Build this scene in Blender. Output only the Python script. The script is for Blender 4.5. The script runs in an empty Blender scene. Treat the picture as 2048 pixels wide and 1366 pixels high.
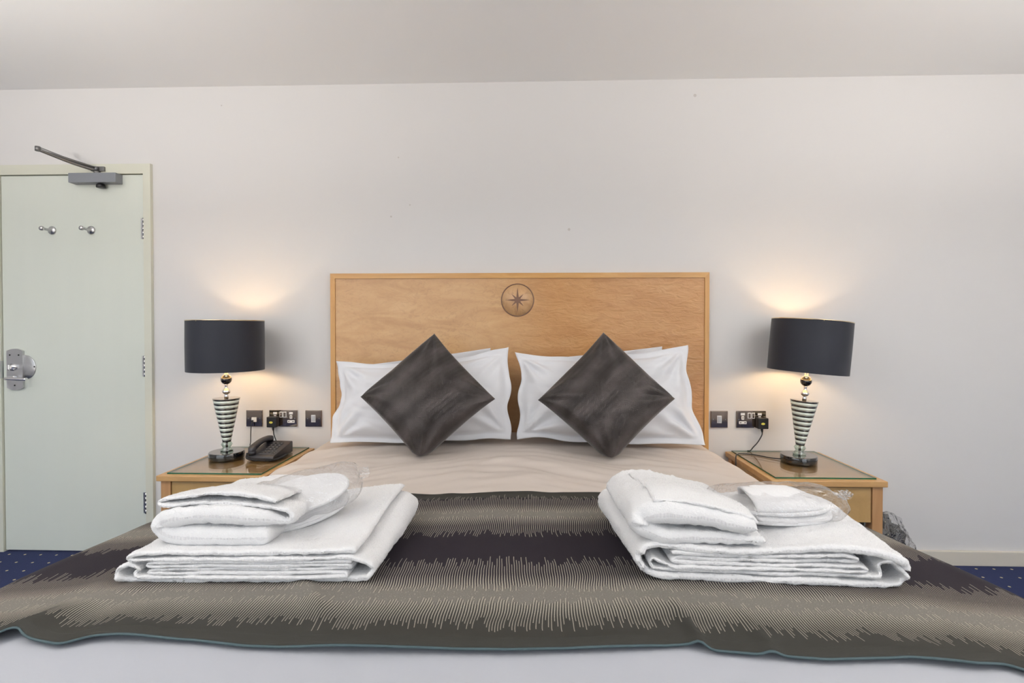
import bpy, bmesh, math, random
from mathutils import Vector, Matrix, noise
from math import pi, sin, cos, exp, radians as R
SC = bpy.context.scene
COL = SC.collection
random.seed(7)

# ------------------------------------------------------------------ camera
cd = bpy.data.cameras.new('camera'); cam = bpy.data.objects.new('camera', cd); COL.objects.link(cam)
cd.sensor_width = 36; cd.lens = 1000 / 2048 * 36
cd.shift_y = -14.8 / 2048
cd.clip_start = .02
cam.location = (0, -2.565, 1.19)
cam.rotation_euler = (pi / 2 - .0132, 0, math.atan(.032))
SC.camera = cam
# ------------------------------------------------------------------ world (overcast daylight) and exposure
w = bpy.data.worlds.new('sky'); SC.world = w; w.use_nodes = True
bg = w.node_tree.nodes['Background']
_t = w.node_tree; _c = _t.nodes.new('ShaderNodeTexCoord'); _s = _t.nodes.new('ShaderNodeSeparateXYZ'); _r = _t.nodes.new('ShaderNodeValToRGB')
_t.links.new(_c.outputs['Generated'], _s.inputs[0]); _t.links.new(_s.outputs[2], _r.inputs[0]); _t.links.new(_r.outputs[0], bg.inputs[0])
_e = _r.color_ramp.elements                    # warm ceiling fill added below the horizon, pale blue sky above it
_e[0].position = 0.0; _e[0].color = (.74, .68, .65, 1); _e[1].position = .10; _e[1].color = (.80, .88, 1.0, 1)
bg.inputs[1].default_value = 3.6
SC.view_settings.view_transform = 'Standard'; SC.view_settings.look = 'None'
SC.view_settings.exposure = -0.28; SC.view_settings.gamma = 1
SC.view_settings.use_curve_mapping = False
XL, XR, YF, ZC = -4.6, 3.0, -3.9, 2.442      # room extents: left, right, window side, ceiling
WINS = [(-4.2, -0.5, .15, 2.30), (0.8, 2.8, .15, 2.30)]  # second window added for fill; low sills let more light onto the ceiling
for (a, b, c, d) in WINS:                    # sampling portals in the window openings (give no light of their own)
    l = bpy.data.lights.new('window_portal', 'AREA'); l.shape = 'RECTANGLE'; l.size = b - a; l.size_y = d - c
    l.cycles.is_portal = True
    o = bpy.data.objects.new('window_portal', l); COL.objects.link(o)
    o.location = ((a + b) / 2, YF - .2, (c + d) / 2); o.rotation_euler = (pi / 2, 0, 0)

FILL = [(-2.05, -2.35), (2.05, -2.35)]        # two unseen uplighters added beside the camera to brighten the ceiling
for (x, y) in FILL:
    l = bpy.data.lights.new('ceiling_fill_light', 'AREA'); l.shape = 'DISK'; l.size = .30; l.energy = 98; l.color = (1, .95, .90)
    o = bpy.data.objects.new('ceiling_fill_light', l); COL.objects.link(o); o.location = (x, y, 1.60); o.rotation_euler = (pi, 0, 0)

# ------------------------------------------------------------------ node helpers
class NM:
    def __init__(s, name):
        s.m = bpy.data.materials.new(name); s.m.use_nodes = True
        s.t = s.m.node_tree; s.b = s.t.nodes['Principled BSDF']
    def n(s, typ, **k):
        nd = s.t.nodes.new(typ)
        for a, v in k.items():
            if a.startswith('i_'):
                key = a[2:]; key = int(key) if key.isdigit() else key.replace('_', ' ')
                s.put(nd, key, v)
            else: setattr(nd, a, v)
        return nd
    def put(s, nd, key, v):
        if isinstance(v, bpy.types.NodeSocket): s.t.links.new(v, nd.inputs[key])
        else: nd.inputs[key].default_value = v
    def math(s, op, a, b=0.0, c=None):
        nd = s.n('ShaderNodeMath', operation=op); s.put(nd, 0, a); s.put(nd, 1, b)
        if c is not None: s.put(nd, 2, c)
        return nd.outputs[0]
    def mix(s, f, a, b):
        nd = s.n('ShaderNodeMix', data_type='RGBA'); s.put(nd, 0, f)
        s.put(nd, 6, a); s.put(nd, 7, b); return nd.outputs[2]
    def ramp(s, f, stops):
        nd = s.n('ShaderNodeValToRGB'); s.put(nd, 0, f); e = nd.color_ramp.elements
        while len(e) < len(stops): e.new(.5)
        for q, (p, c) in zip(e, stops): q.position = p; q.color = c
        return nd.outputs[0]
    def noise(s, vec, scale, detail=2, rough=.5, dist=0.0):
        nd = s.n('ShaderNodeTexNoise'); s.put(nd, 'Vector', vec)
        nd.inputs['Scale'].default_value = scale; nd.inputs['Detail'].default_value = detail
        nd.inputs['Roughness'].default_value = rough; nd.inputs['Distortion'].default_value = dist
        return nd.outputs[0]
    def co(s, kind='Object'): return s.n('ShaderNodeTexCoord').outputs[kind]
    def mapv(s, v, sc=(1, 1, 1), rot=(0, 0, 0), loc=(0, 0, 0)):
        return s.n('ShaderNodeMapping', i_Vector=v, i_Scale=sc, i_Rotation=rot, i_Location=loc).outputs[0]
    def bump(s, h, strength=.3, dist=.01):
        s.put(s.b, 'Normal', s.n('ShaderNodeBump', i_Height=h, i_Strength=strength, i_Distance=dist).outputs[0])
    def set(s, **k):
        for a, v in k.items(): s.put(s.b, a.replace('_', ' '), v)
        return s
def c4(*c): return (*c, 1.0)
def simple(name, col, rough=.5, metal=0, coat=0, **k):
    a = NM(name); a.set(Base_Color=c4(*col), Roughness=rough, Metallic=metal)
    if coat: a.set(Coat_Weight=coat, Coat_Roughness=.1)
    a.set(**k); return a.m

M = {}
def build_materials():
    # painted wall: warm off-white with a faint roller texture and a few small marks
    a = NM('painted_wall'); v = a.co('Object')
    col = a.mix(a.noise(v, .7, 2), c4(.675, .668, .665), c4(.715, .708, .705))
    mk = None
    for (x, z, r) in [(.841, 2.36, .008), (.209, 1.69, .007), (-.706, 1.762, .005), (-1.593, 2.344, .004), (-.667, 2.065, .004), (-.608, 1.821, .004)]:
        dd = a.n('ShaderNodeVectorMath', operation='DISTANCE'); a.put(dd, 0, v); dd.inputs[1].default_value = (x, 0, z)
        f = a.math('LESS_THAN', dd.outputs['Value'], r)
        mk = f if mk is None else a.math('MAXIMUM', mk, f)
    col = a.mix(a.math('MULTIPLY', mk, .35), col, c4(.30, .24, .2))
    a.set(Base_Color=col, Roughness=.75); a.bump(a.noise(v, 180, 2), .05, .002); M['wall'] = a.m
    a = NM('painted_ceiling'); v = a.co('Object')
    a.set(Base_Color=a.mix(a.noise(v, .6, 2), c4(.82, .825, .82), c4(.86, .865, .86)), Roughness=.85)
    a.bump(a.noise(v, 150, 2), .05, .002); M['ceiling'] = a.m
    # blue carpet with a regular grid of pale yellow pin dots
    a = NM('dotted_carpet'); v = a.co('Object'); s = a.n('ShaderNodeSeparateXYZ', i_0=v)
    P = .085
    row = a.math('FLOOR', a.math('DIVIDE', s.outputs[1], P))
    xo = a.math('ADD', s.outputs[0], a.math('MULTIPLY', a.math('MODULO', row, 2.0), P / 2))
    fx = a.math('SUBTRACT', a.math('FRACT', a.math('DIVIDE', xo, P)), .5)
    fy = a.math('SUBTRACT', a.math('FRACT', a.math('DIVIDE', s.outputs[1], P)), .5)
    r2 = a.math('ADD', a.math('POWER', a.math('ABSOLUTE', fx), 2.0), a.math('POWER', a.math('ABSOLUTE', fy), 2.0))
    dot = a.math('LESS_THAN', r2, .0045)
    nz = a.noise(v, 300, 2)
    base = a.mix(nz, c4(.006, .012, .055), c4(.018, .032, .12))
    a.set(Base_Color=a.mix(dot, base, c4(.55, .48, .28)), Roughness=.95); a.bump(nz, .6, .004); M['carpet'] = a.m
    M['gloss_paint'] = simple('cream_gloss_paint', (.66, .665, .57), .35)
    a = NM('door_paint'); v = a.co('Object')
    a.set(Base_Color=a.mix(a.noise(a.mapv(v, (6, 1, .4)), 2, 3), c4(.67, .71, .645), c4(.70, .735, .67)), Roughness=.32)
    a.bump(a.noise(a.mapv(v, (60, 1, 1.5)), 3, 3), .04, .002); M['door'] = a.m
    M['skirting'] = simple('skirting_paint', (.66, .62, .54), .4)
    M['chrome'] = simple('polished_chrome', (.80, .80, .82), .08, 1)
    M['nickel'] = simple('polished_black_nickel', (.42, .34, .28), .06, 1)  # brown tint stands in for the dark room mirrored in the plates
    M['steel'] = simple('brushed_steel', (.55, .55, .56), .28, 1)
    M['brass'] = simple('gold_tinted_chrome', (.85, .70, .45), .12, 1)
    M['closer'] = simple('grey_powder_coat', (.22, .235, .26), .4)
    M['closer_arm'] = simple('grey_metal_arm', (.20, .20, .20), .35, .7)
    M['black_plastic'] = simple('black_plastic', (.012, .012, .014), .32)
    M['phone_plastic'] = simple('charcoal_plastic', (.028, .027, .032), .38)
    M['phone_key'] = simple('dark_grey_key', (.06, .06, .065), .4)
    M['key_print'] = simple('pale_grey_print', (.45, .45, .45), .5)
    M['white_plastic'] = simple('white_plastic', (.78, .79, .80), .3)
    M['yellow_print'] = simple('yellow_label', (.72, .68, .12), .5)
    M['dark_gap'] = simple('dark_recess', (.01, .01, .01), .8)
    M['black_gloss'] = simple('black_glass', (.006, .006, .007), .06, 0, 1)
    # lamp shade, dark fabric outside, pale lining
    a = NM('shade_fabric'); v = a.co('Object')
    wv = a.noise(a.mapv(v, (1, 1, .1)), 900, 1)
    a.set(Base_Color=a.mix(wv, c4(.007, .009, .017), c4(.012, .015, .027)), Roughness=.6, Sheen_Weight=.12); a.bump(wv, .15, .001); M['shade'] = a.m
    M['shade_lining'] = simple('gold_shade_lining', (.80, .66, .44), .35, .25)
    a = NM('warm_bulb'); a.set(Base_Color=c4(1, .9, .75), Emission_Color=c4(1, .72, .42), Emission_Strength=115.0); M['bulb'] = a.m
    # clear things: transparent with a reflective skin so daylight passes
    def clear(name, tint, ior=1.45, rough=.03, bumpn=None, extra=0.0):
        a = NM(name); t = a.t; out = t.nodes['Material Output']
        tr = a.n('ShaderNodeBsdfTransparent', i_Color=c4(*tint)); gl = a.n('ShaderNodeBsdfGlossy', i_Roughness=rough)
        fr = a.n('ShaderNodeLayerWeight')
        if bumpn:
            b = a.n('ShaderNodeBump', i_Height=a.noise(a.co('Object'), bumpn, 3, .6, 1.5), i_Strength=1.0, i_Distance=.014)
            a.put(gl, 'Normal', b.outputs[0])
        mx = a.n('ShaderNodeMixShader', i_0=a.math('ADD', a.math('MULTIPLY', a.math('POWER', fr.outputs['Facing'], 4.0), .9), .035 + extra), i_1=tr.outputs[0], i_2=gl.outputs[0])
        t.links.new(mx.outputs[0], out.inputs[0]); return a.m
    M['pane'] = clear('window_glass', (.98, .99, .98))
    M['sheet_glass'] = clear('glass_sheet_face', (.965, .97, .94), 1.5, .02, None, .04)
    M['glass_edge'] = simple('green_glass_edge', (.01, .10, .055), .1)
    M['film'] = clear('clear_plastic_film', (.97, .97, .975), 1.45, .05, 30, .10)
    M['lamp_glass'] = clear('lamp_glass', (.78, .88, .82), 1.5, .04, None, .18)
    M['lamp_disc'] = simple('pale_glass_disc', (.74, .82, .74), .06, 0, 1)
    # maple: plain solid lipping, figured veneer
    def wood(name, c1, c2, c3, sc, rot=(0, 0, 0), rough=.32, fig=0.0, coat=.25, swirl=1.2):
        a = NM(name); v = a.mapv(a.co('Object'), sc, rot)
        g = a.noise(v, 3, 5, .6, swirl)
        g2 = a.noise(a.mapv(a.co('Object'), (sc[0] * 1.3, sc[1], sc[2] * 1.3), rot), 9, 3, .65, .8)
        col = a.ramp(g, [(.30, c4(*c1)), (.52, c4(*c2)), (.72, c4(*c3))])
        if fig:
            eye = a.ramp(g2, [(.52, c4(0, 0, 0)), (.70, c4(1, 1, 1))])
            col = a.mix(a.math('MULTIPLY', eye, fig), col, c4(*[x * .62 for x in c1]))
            a.bump(g2, .25, .004)
        a.set(Base_Color=col, Roughness=rough, Coat_Weight=coat, Coat_Roughness=.22)
        return a.m
    a = NM('birds_eye_maple'); o_ = a.co('Object'); sx = a.n('ShaderNodeSeparateXYZ', i_0=o_)
    side = a.n('ShaderNodeMapRange', i_Value=sx.outputs[0], i_1=-.16, i_2=.14).outputs[0]
    gl_ = a.noise(a.mapv(o_, (1.0, 1, 3.6)), 3.2, 6, .62, 1.0); gr_ = a.noise(a.mapv(o_, (.8, 1, 2.6), (0, R(24), 0)), 4.0, 6, .62, 1.4)
    g = a.math('ADD', a.math('MULTIPLY', gl_, a.math('SUBTRACT', 1.0, side)), a.math('MULTIPLY', gr_, side))
    el = a.ramp(a.noise(a.mapv(o_, (1.2, 1, 1.9)), 17, 4, .7, 2.2), [(.49, c4(0, 0, 0)), (.66, c4(1, 1, 1))])
    er = a.noise(a.mapv(o_, (1.0, 1, 3.0), (0, R(-42), 0)), 13, 3, .6, .9)
    er2 = a.ramp(er, [(.48, c4(0, 0, 0)), (.66, c4(1, 1, 1))])
    patch = a.ramp(a.noise(o_, 3.5, 2), [(.36, c4(.15, .15, .15)), (.62, c4(1, 1, 1))])
    fig = a.math('MULTIPLY', a.math('ADD', a.math('MULTIPLY', el, a.math('SUBTRACT', 1.0, side)), a.math('MULTIPLY', er2, side)), patch)
    col = a.ramp(g, [(.32, c4(.46, .235, .085)), (.50, c4(.56, .315, .13)), (.70, c4(.63, .385, .175))])
    col = a.mix(a.math('MULTIPLY', fig, .46), col, c4(.30, .135, .045))
    a.set(Base_Color=col, Roughness=.45, Coat_Weight=.35, Coat_Roughness=.16)
    col = a.mix(side, a.mix(.22, col, c4(.64, .45, .27)), a.mix(.45, col, c4(.46, .20, .055)))  # paler left, browner right: mostly gloss reflection put into the veneer colour
    a.set(Base_Color=col)
    a.bump(a.math('MULTIPLY', er, side), .8, .009)
    M['veneer'] = a.m
    M['lipping'] = wood('maple_lipping', (.50, .255, .070), (.58, .31, .095), (.63, .36, .125), (.8, 8, 8), (0, 0, 0), .35)
    M['lipping_v'] = wood('maple_lipping_upright', (.50, .255, .070), (.58, .31, .095), (.63, .36, .125), (8, 8, .8), (0, 0, 0), .35)
    M['ns_wood'] = wood('nightstand_maple', (.44, .255, .10), (.51, .305, .125), (.57, .35, .155), (1.0, 6, 9), (0, 0, 0), .38, 0, .15)
    M['ns_leg'] = wood('nightstand_maple_upright', (.36, .19, .08), (.43, .235, .105), (.48, .28, .13), (9, 9, .9), (0, 0, 0), .4, 0, .15)
    M['ns_drawer'] = wood('nightstand_drawer_veneer', (.36, .225, .085), (.42, .265, .105), (.46, .30, .13), (2, 4, 2), (0, 0, 0), .42, 0, .1)
    M['inlay'] = simple('brown_inlay', (.20, .105, .065), .4)
    M['inlay_field'] = wood('compass_field_veneer', (.50, .28, .13), (.60, .36, .18), (.66, .42, .23), (2, 1, 2), (0, 0, 0), .40, .55, .4, 3)
    # bed linen
    def linen(name, c, rough=.8, wv=1400, s=.12):
        a = NM(name); v = a.co('Object')
        h = a.math('ADD', a.noise(v, 45, 3), a.math('MULTIPLY', a.noise(v, wv, 1), .25))
        a.set(Base_Color=a.mix(a.noise(v, 2.5, 2), c4(*[x * .97 for x in c]), c4(*c)), Roughness=rough, Specular_IOR_Level=.25)
        a.bump(h, s, .003); return a.m
    M['sheet_cream'] = linen('cream_cotton', (.60, .535, .485))
    M['sheet_white_dimmed'] = linen('dimmed_white_cotton', (.43, .445, .49))  # white cotton darkened: the foot's lower light is put into its colour
    M['pillow'] = linen('white_pillow_cotton', (.75, .755, .785))
    M['mattress'] = simple('mattress_ticking', (.6, .58, .55), .9)
    # terry towelling
    a = NM('white_terry'); v = a.co('Object')
    n1 = a.noise(v, 330, 3, .75); n2 = a.noise(v, 75, 3, .65)
    a.set(Base_Color=a.mix(n1, c4(.80, .80, .81), c4(.92, .915, .92)), Roughness=1.0, Sheen_Weight=.1, Specular_IOR_Level=.2)
    a.bump(a.math('ADD', n1, a.math('MULTIPLY', n2, 1.0)), .7, .003); M['terry'] = a.m
    a = NM('white_terry_hem'); v = a.co('Object')
    s = a.n('ShaderNodeSeparateXYZ', i_0=v)
    rib = a.math('SINE', a.math('MULTIPLY', s.outputs[0], 900.0))
    a.set(Base_Color=c4(.78, .77, .78), Roughness=.85); a.bump(rib, .5, .002); M['hem'] = a.m
    # scatter-cushion fabric: dark brown-grey with a chevron weave and sheen stripes painted into its colour
    a = NM('brown_metallic_fabric'); v = a.co('UV'); s = a.n('ShaderNodeSeparateXYZ', i_0=v)
    chev = a.math('SINE', a.math('MULTIPLY', a.math('ADD', s.outputs[1], a.math('MULTIPLY', a.math('PINGPONG', s.outputs[0], .010), .9)), 1000.0))
    st = a.math('SINE', a.math('ADD', a.math('MULTIPLY', s.outputs[0], 62.0), a.math('MULTIPLY', a.noise(v, 6, 2), 5.0)))
    cl = a.math('MULTIPLY', a.math('ADD', st, 1.0), a.noise(v, 14, 3))
    c = a.mix(a.math('MULTIPLY', cl, .55), c4(.022, .016, .014), c4(.095, .077, .076))
    c = a.mix(a.math('MULTIPLY', a.math('ADD', chev, 1.0), .15), c, c4(.02, .017, .016))
    a.set(Base_Color=c, Roughness=.42, Metallic=.35, Sheen_Weight=.2); a.bump(a.math('ADD', chev, a.noise(v, 260, 2)), .25, .0015); M['cushion'] = a.m
    # bed runner: bands of fine beige threads of uneven length on a dark ground
    a = NM('runner_weave'); v = a.co('UV')
    s0 = a.n('ShaderNodeSeparateXYZ', i_0=v)
    wob = a.math('MULTIPLY', a.math('SUBTRACT', a.noise(a.mapv(v, (2.2, 5, 1)), 1.6, 1), .5), .028)
    U = a.math('ADD', s0.outputs[0], wob); V = s0.outputs[1]
    P = .0052
    uc = a.math('DIVIDE', U, P); ci = a.math('FLOOR', uc); fr = a.math('ABSOLUTE', a.math('SUBTRACT', a.math('FRACT', uc), .5))
    def rnd(seed):
        wn = a.n('ShaderNodeTexWhiteNoise', noise_dimensions='1D'); a.put(wn, 'W', a.math('ADD', ci, seed)); return wn.outputs[0]
    rag = a.math('MULTIPLY', a.math('SUBTRACT', a.noise(a.mapv(v, (1, .05, 1)), 14, 1), .5), .035)
    def band(c0, up, dn, seed):
        d = a.math('SUBTRACT', V, c0)
        L1 = a.math('ADD', a.math('MULTIPLY', rnd(seed), -.055), a.math('ADD', rag, up))
        L2 = a.math('ADD', a.math('MULTIPLY', rnd(seed + 31.7), -.045), a.math('ADD', rag, dn))
        inl = a.math('MULTIPLY', a.math('LESS_THAN', d, L1), a.math('GREATER_THAN', d, a.math('MULTIPLY', L2, -1.0)))
        # thin lines far from the band's centre, closing up to solid near it
        ad = a.math('ABSOLUTE', d)
        wd = a.math('MAXIMUM', a.math('SUBTRACT', .44, a.math('MULTIPLY', ad, 3.8)), .14)
        core = a.math('LESS_THAN', ad, a.math('ADD', .008, a.math('MULTIPLY', rnd(seed + 5), .03)))
        wd = a.math('ADD', wd, a.math('MULTIPLY', core, .4))
        return a.math('MULTIPLY', inl, a.math('LESS_THAN', fr, wd)), core
    b1, k1 = band(-1.165, .165, .155, 3.0); b2, k2 = band(-1.585, .165, .122, 57.0)
    m = a.math('MAXIMUM', b1, b2); core = a.math('MAXIMUM', k1, k2)
    g1 = a.math('GREATER_THAN', V, -1.03); g2 = a.math('LESS_THAN', V, -1.585)
    ground = a.mix(a.math('MAXIMUM', g1, g2), c4(.019, .015, .021), c4(.040, .039, .034))
    thr = a.mix(a.noise(v, 700, 1), c4(.17, .157, .133), c4(.38, .35, .295))
    thr = a.mix(core, thr, a.mix(a.noise(v, 500, 2), c4(.10, .093, .082), c4(.25, .232, .205)))
    spk = a.math('GREATER_THAN', a.noise(v, 330, 1), .70)
    thr = a.mix(a.math('MULTIPLY', spk, .7), thr, c4(.55, .5, .40))
    a.set(Base_Color=a.mix(m, ground, thr), Roughness=.75, Specular_IOR_Level=.2)
    a.bump(a.math('ADD', m, a.math('MULTIPLY', a.noise(v, 900, 1), .5)), .35, .0015); M['runner'] = a.m
    M['runner_edge'] = simple('teal_grey_edge', (.055, .09, .10), .7)
    M['bag'] = simple('black_bag_plastic', (.015, .014, .013), .22)
build_materials()

# ------------------------------------------------------------------ geometry helpers
class MB:
    def __init__(s): s.bm = bmesh.new(); s.mi = 0
    def face(s, vs):
        try: f = s.bm.faces.new(vs); f.material_index = s.mi; f.smooth = False; return f
        except ValueError: return None
    def box(s, x0, x1, y0, y1, z0, z1, bev=0.0, seg=2, mat=None):
        b = bmesh.new(); bmesh.ops.create_cube(b, size=1)
        for v in b.verts: v.co = Vector(((x0 + x1) / 2 + v.co.x * (x1 - x0), (y0 + y1) / 2 + v.co.y * (y1 - y0), (z0 + z1) / 2 + v.co.z * (z1 - z0)))
        if bev: bmesh.ops.bevel(b, geom=b.edges[:], offset=bev, segments=seg, profile=.6, affect='EDGES')
        if mat is not None:
            for v in b.verts: v.co = mat @ v.co
        return s.merge(b)
    def merge(s, b, smooth=False):
        mp = {v: s.bm.verts.new(v.co) for v in b.verts}
        for f in b.faces:
            n = s.bm.faces.new([mp[v] for v in f.verts]); n.material_index = s.mi; n.smooth = smooth
        b.free(); return s
    def lathe(s, prof, c=(0, 0, 0), seg=40, mat=None, cap=True, sy=1.0):
        rows = []
        for r, z in prof:
            row = []
            for k in range(seg):
                a = 2 * pi * k / seg; p = Vector((c[0] + r * cos(a), c[1] + sy * r * sin(a), c[2] + z))
                if mat is not None: p = mat @ p
                row.append(s.bm.verts.new(p))
            rows.append(row)
        for i in range(len(rows) - 1):
            for k in range(seg):
                f = s.face([rows[i][k], rows[i][(k + 1) % seg], rows[i + 1][(k + 1) % seg], rows[i + 1][k]])
                if f: f.smooth = True
        if cap:
            s.face(rows[0][::-1]); s.face(rows[-1])
        return s
    def tube(s, pts, r, seg=8, cap=True):
        pts = [Vector(p) for p in pts]; rows = []; up = None
        for i, p in enumerate(pts):
            t = (pts[min(i + 1, len(pts) - 1)] - pts[max(i - 1, 0)]).normalized()
            if up is None: up = Vector((0, 0, 1)) if abs(t.z) < .9 else Vector((1, 0, 0))
            a = t.cross(up).normalized(); b = a.cross(t).normalized(); up = b
            rr = r(i / (len(pts) - 1)) if callable(r) else r
            rows.append([s.bm.verts.new(p + (a * cos(2 * pi * k / seg) + b * sin(2 * pi * k / seg)) * rr) for k in range(seg)])
        for i in range(len(rows) - 1):
            for k in range(seg):
                f = s.face([rows[i][k], rows[i][(k + 1) % seg], rows[i + 1][(k + 1) % seg], rows[i + 1][k]])
                if f: f.smooth = True
        if cap: s.face(rows[0][::-1]); s.face(rows[-1])
        return s
    def prism(s, poly, f0, f1):
        a = [s.bm.verts.new(f0(*p)) for p in poly]; b = [s.bm.verts.new(f1(*p)) for p in poly]; n = len(poly)
        s.face(a[::-1]); s.face(b)
        for i in range(n): s.face([a[i], a[(i + 1) % n], b[(i + 1) % n], b[i]])
        return s
    def grid(s, P, uv=None, smooth=True, closed=False):
        ni, nj = len(P), len(P[0]); V = [[s.bm.verts.new(p) for p in row] for row in P]
        lay = s.bm.loops.layers.uv.verify() if uv else None
        for i in range(ni - 1):
            for j in range(nj if closed else nj - 1):
                j2 = (j + 1) % nj
                f = s.face([V[i][j], V[i + 1][j], V[i + 1][j2], V[i][j2]])
                if f:
                    f.smooth = smooth
                    if uv:
                        for lp, (a, b) in zip(f.loops, ((i, j), (i + 1, j), (i + 1, j2), (i, j2))): lp[lay].uv = uv[a][b]
        return V
    def build(s, name, mats, parent=None, loc=None, normals=True):
        if normals: bmesh.ops.recalc_face_normals(s.bm, faces=s.bm.faces[:])
        me = bpy.data.meshes.new(name); s.bm.to_mesh(me); s.bm.free()
        for m in (mats if isinstance(mats, (list, tuple)) else [mats]): me.materials.append(M[m] if isinstance(m, str) else m)
        o = bpy.data.objects.new(name, me); COL.objects.link(o)
        if parent is not None:
            o.parent = parent
            o.matrix_parent_inverse = Matrix.Translation(-Vector(parent.location)) if parent.type == 'EMPTY' else parent.matrix_basis.inverted()
        return o
def tag(o, label, cat, group=None, kind=None):
    o['label'] = label; o['category'] = cat
    if group: o['group'] = group
    if kind: o['kind'] = kind
    return o
def thing(name, label, cat, loc, group=None):
    o = bpy.data.objects.new(name, None); o.empty_display_size = .05; COL.objects.link(o); o.location = loc
    return tag(o, label, cat, group)
def struct(o, label=None):
    o['kind'] = 'structure'
    if label: o['label'] = label
    return o
def cr(pts, n=8):                       # Catmull-Rom through points
    P = [Vector(p) for p in pts]; P = [P[0] * 2 - P[1]] + P + [P[-1] * 2 - P[-2]]; out = []
    for i in range(1, len(P) - 2):
        for k in range(n):
            t = k / n
            out.append(.5 * ((2 * P[i]) + (P[i + 1] - P[i - 1]) * t + (2 * P[i - 1] - 5 * P[i] + 4 * P[i + 1] - P[i + 2]) * t * t + (3 * P[i] - P[i - 1] - 3 * P[i + 1] + P[i + 2]) * t ** 3))
    out.append(P[-2]); return out
def nz(x, y, z=0.0): return noise.noise(Vector((x, y, z)))
def interp(x, T):
    if x <= T[0][0]: return T[0][1]
    for (a, b), (c, d) in zip(T, T[1:]):
        if x <= c:
            t = (x - a) / (c - a); return b + (d - b) * t
    return T[-1][1]
def sm(t): t = max(0, min(1, t)); return t * t * (3 - 2 * t)

# ------------------------------------------------------------------ room shell
DX0, DX1, DZ = -2.775, -2.005, 1.987            # door leaf
m = MB(); m.box(XL, DX0 - .03, 0, .15, 0, ZC); m.box(DX1 + .03, XR, 0, .15, 0, ZC); m.box(DX0 - .03, DX1 + .03, 0, .15, DZ + .03, ZC)
struct(m.build('wall_back', 'wall'), 'plain off-white painted wall behind the headboard')
m = MB(); m.box(XL - .15, XL, YF - .2, .15, 0, ZC); struct(m.build('wall_left', 'wall'))
m = MB(); m.box(XR, XR + .15, YF - .2, .15, 0, ZC); struct(m.build('wall_right', 'wall'))
m = MB(); xs = [XL] + [c for q in WINS for c in q[:2]] + [XR]
for i in range(0, len(xs), 2): m.box(xs[i], xs[i + 1], YF - .2, YF, 0, ZC)
for (a, b, c, d) in WINS: m.box(a, b, YF - .2, YF, 0, c); m.box(a, b, YF - .2, YF, d, ZC)
struct(m.build('wall_front', 'wall'))
m = MB(); m.box(XL - .15, XR + .15, YF - .2, .15, ZC, ZC + .1); struct(m.build('ceiling', 'ceiling'), 'flat off-white ceiling')
m = MB(); m.box(XL - .15, XR + .15, YF - .2, .15, -.08, 0); struct(m.build('floor', 'carpet'), 'dark blue carpet with rows of pale yellow dots')
for i, (a, b, c, d) in enumerate(WINS):
    m = MB(); y0, y1 = YF - .12, YF - .06
    m.box(a, b, y0, y1, c, c + .06); m.box(a, b, y0, y1, d - .06, d); m.box(a, a + .06, y0, y1, c, d); m.box(b - .06, b, y0, y1, c, d)
    n = max(2, round((b - a) / .6))
    for k in range(1, n): x = a + (b - a) * k / n; m.box(x - .022, x + .022, y0, y1, c, d)
    for k in range(1, 4): z = c + (d - c) * k / 4; m.box(a, b, y0 + .01, y1 - .01, z - .016, z + .016)
    fr = struct(m.build('window_%d' % (i + 1), 'gloss_paint'))
    m = MB(); m.box(a + .05, b - .05, YF - .092, YF - .088, c + .05, d - .05); m.build('pane', 'pane', fr)
m = MB(); m.box(DX1 + .045, XR, -.016, 0, 0, .073, .004); struct(m.build('baseboard_back', 'skirting'), 'low cream skirting board along the headboard wall')
m = MB(); m.box(XL, DX0 - .07, -.016, 0, 0, .073, .004); struct(m.build('baseboard_left', 'skirting'))

# door frame: stop, jambs and head standing a little proud of the wall
m = MB()
for (x0, x1, z0, z1) in ((DX1 + .003, DX1 + .042, 0, DZ + .004), (DX0 - .085, DX0 - .003, 0, DZ + .004), (DX0 - .085, DX1 + .042, DZ + .004, DZ + .055)):
    m.box(x0, x1, -.018, .12, z0, z1)
m.box(DX0 - .003, DX1 + .003, .05, .12, DZ - .012, DZ + .004); m.box(DX1 - .012, DX1 + .003, .05, .12, 0, DZ); m.box(DX0 - .003, DX0 + .012, .05, .12, 0, DZ)
tr = struct(m.build('trim_1', 'gloss_paint'), 'cream gloss door frame around the pale green door')
m = MB(); m.box(DX0 - .009, DX0 - .0025, -.0215, -.004, .922, 1.014, .001); m.build('strike_plate', 'steel', tr)['label'] = 'dark steel strike plate'
# door leaf
m = MB(); m.box(DX0, DX1, -.008, .04, .008, DZ, .002); door = struct(m.build('door_1', 'door'), 'pale green flush door with a closer, two coat hooks and a lever lock')
for z in (1.706, .988, .268):
    m = MB()
    for k in range(5): m.lathe([(.0062, 0), (.0062, .0205)], (DX1 + .001, -.013, z - .055 + k * .0222), 14)
    m.box(DX1 - .016, DX1 + .002, -.010, -.0078, z - .054, z + .054); m.build('hinge', 'steel', door)
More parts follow.
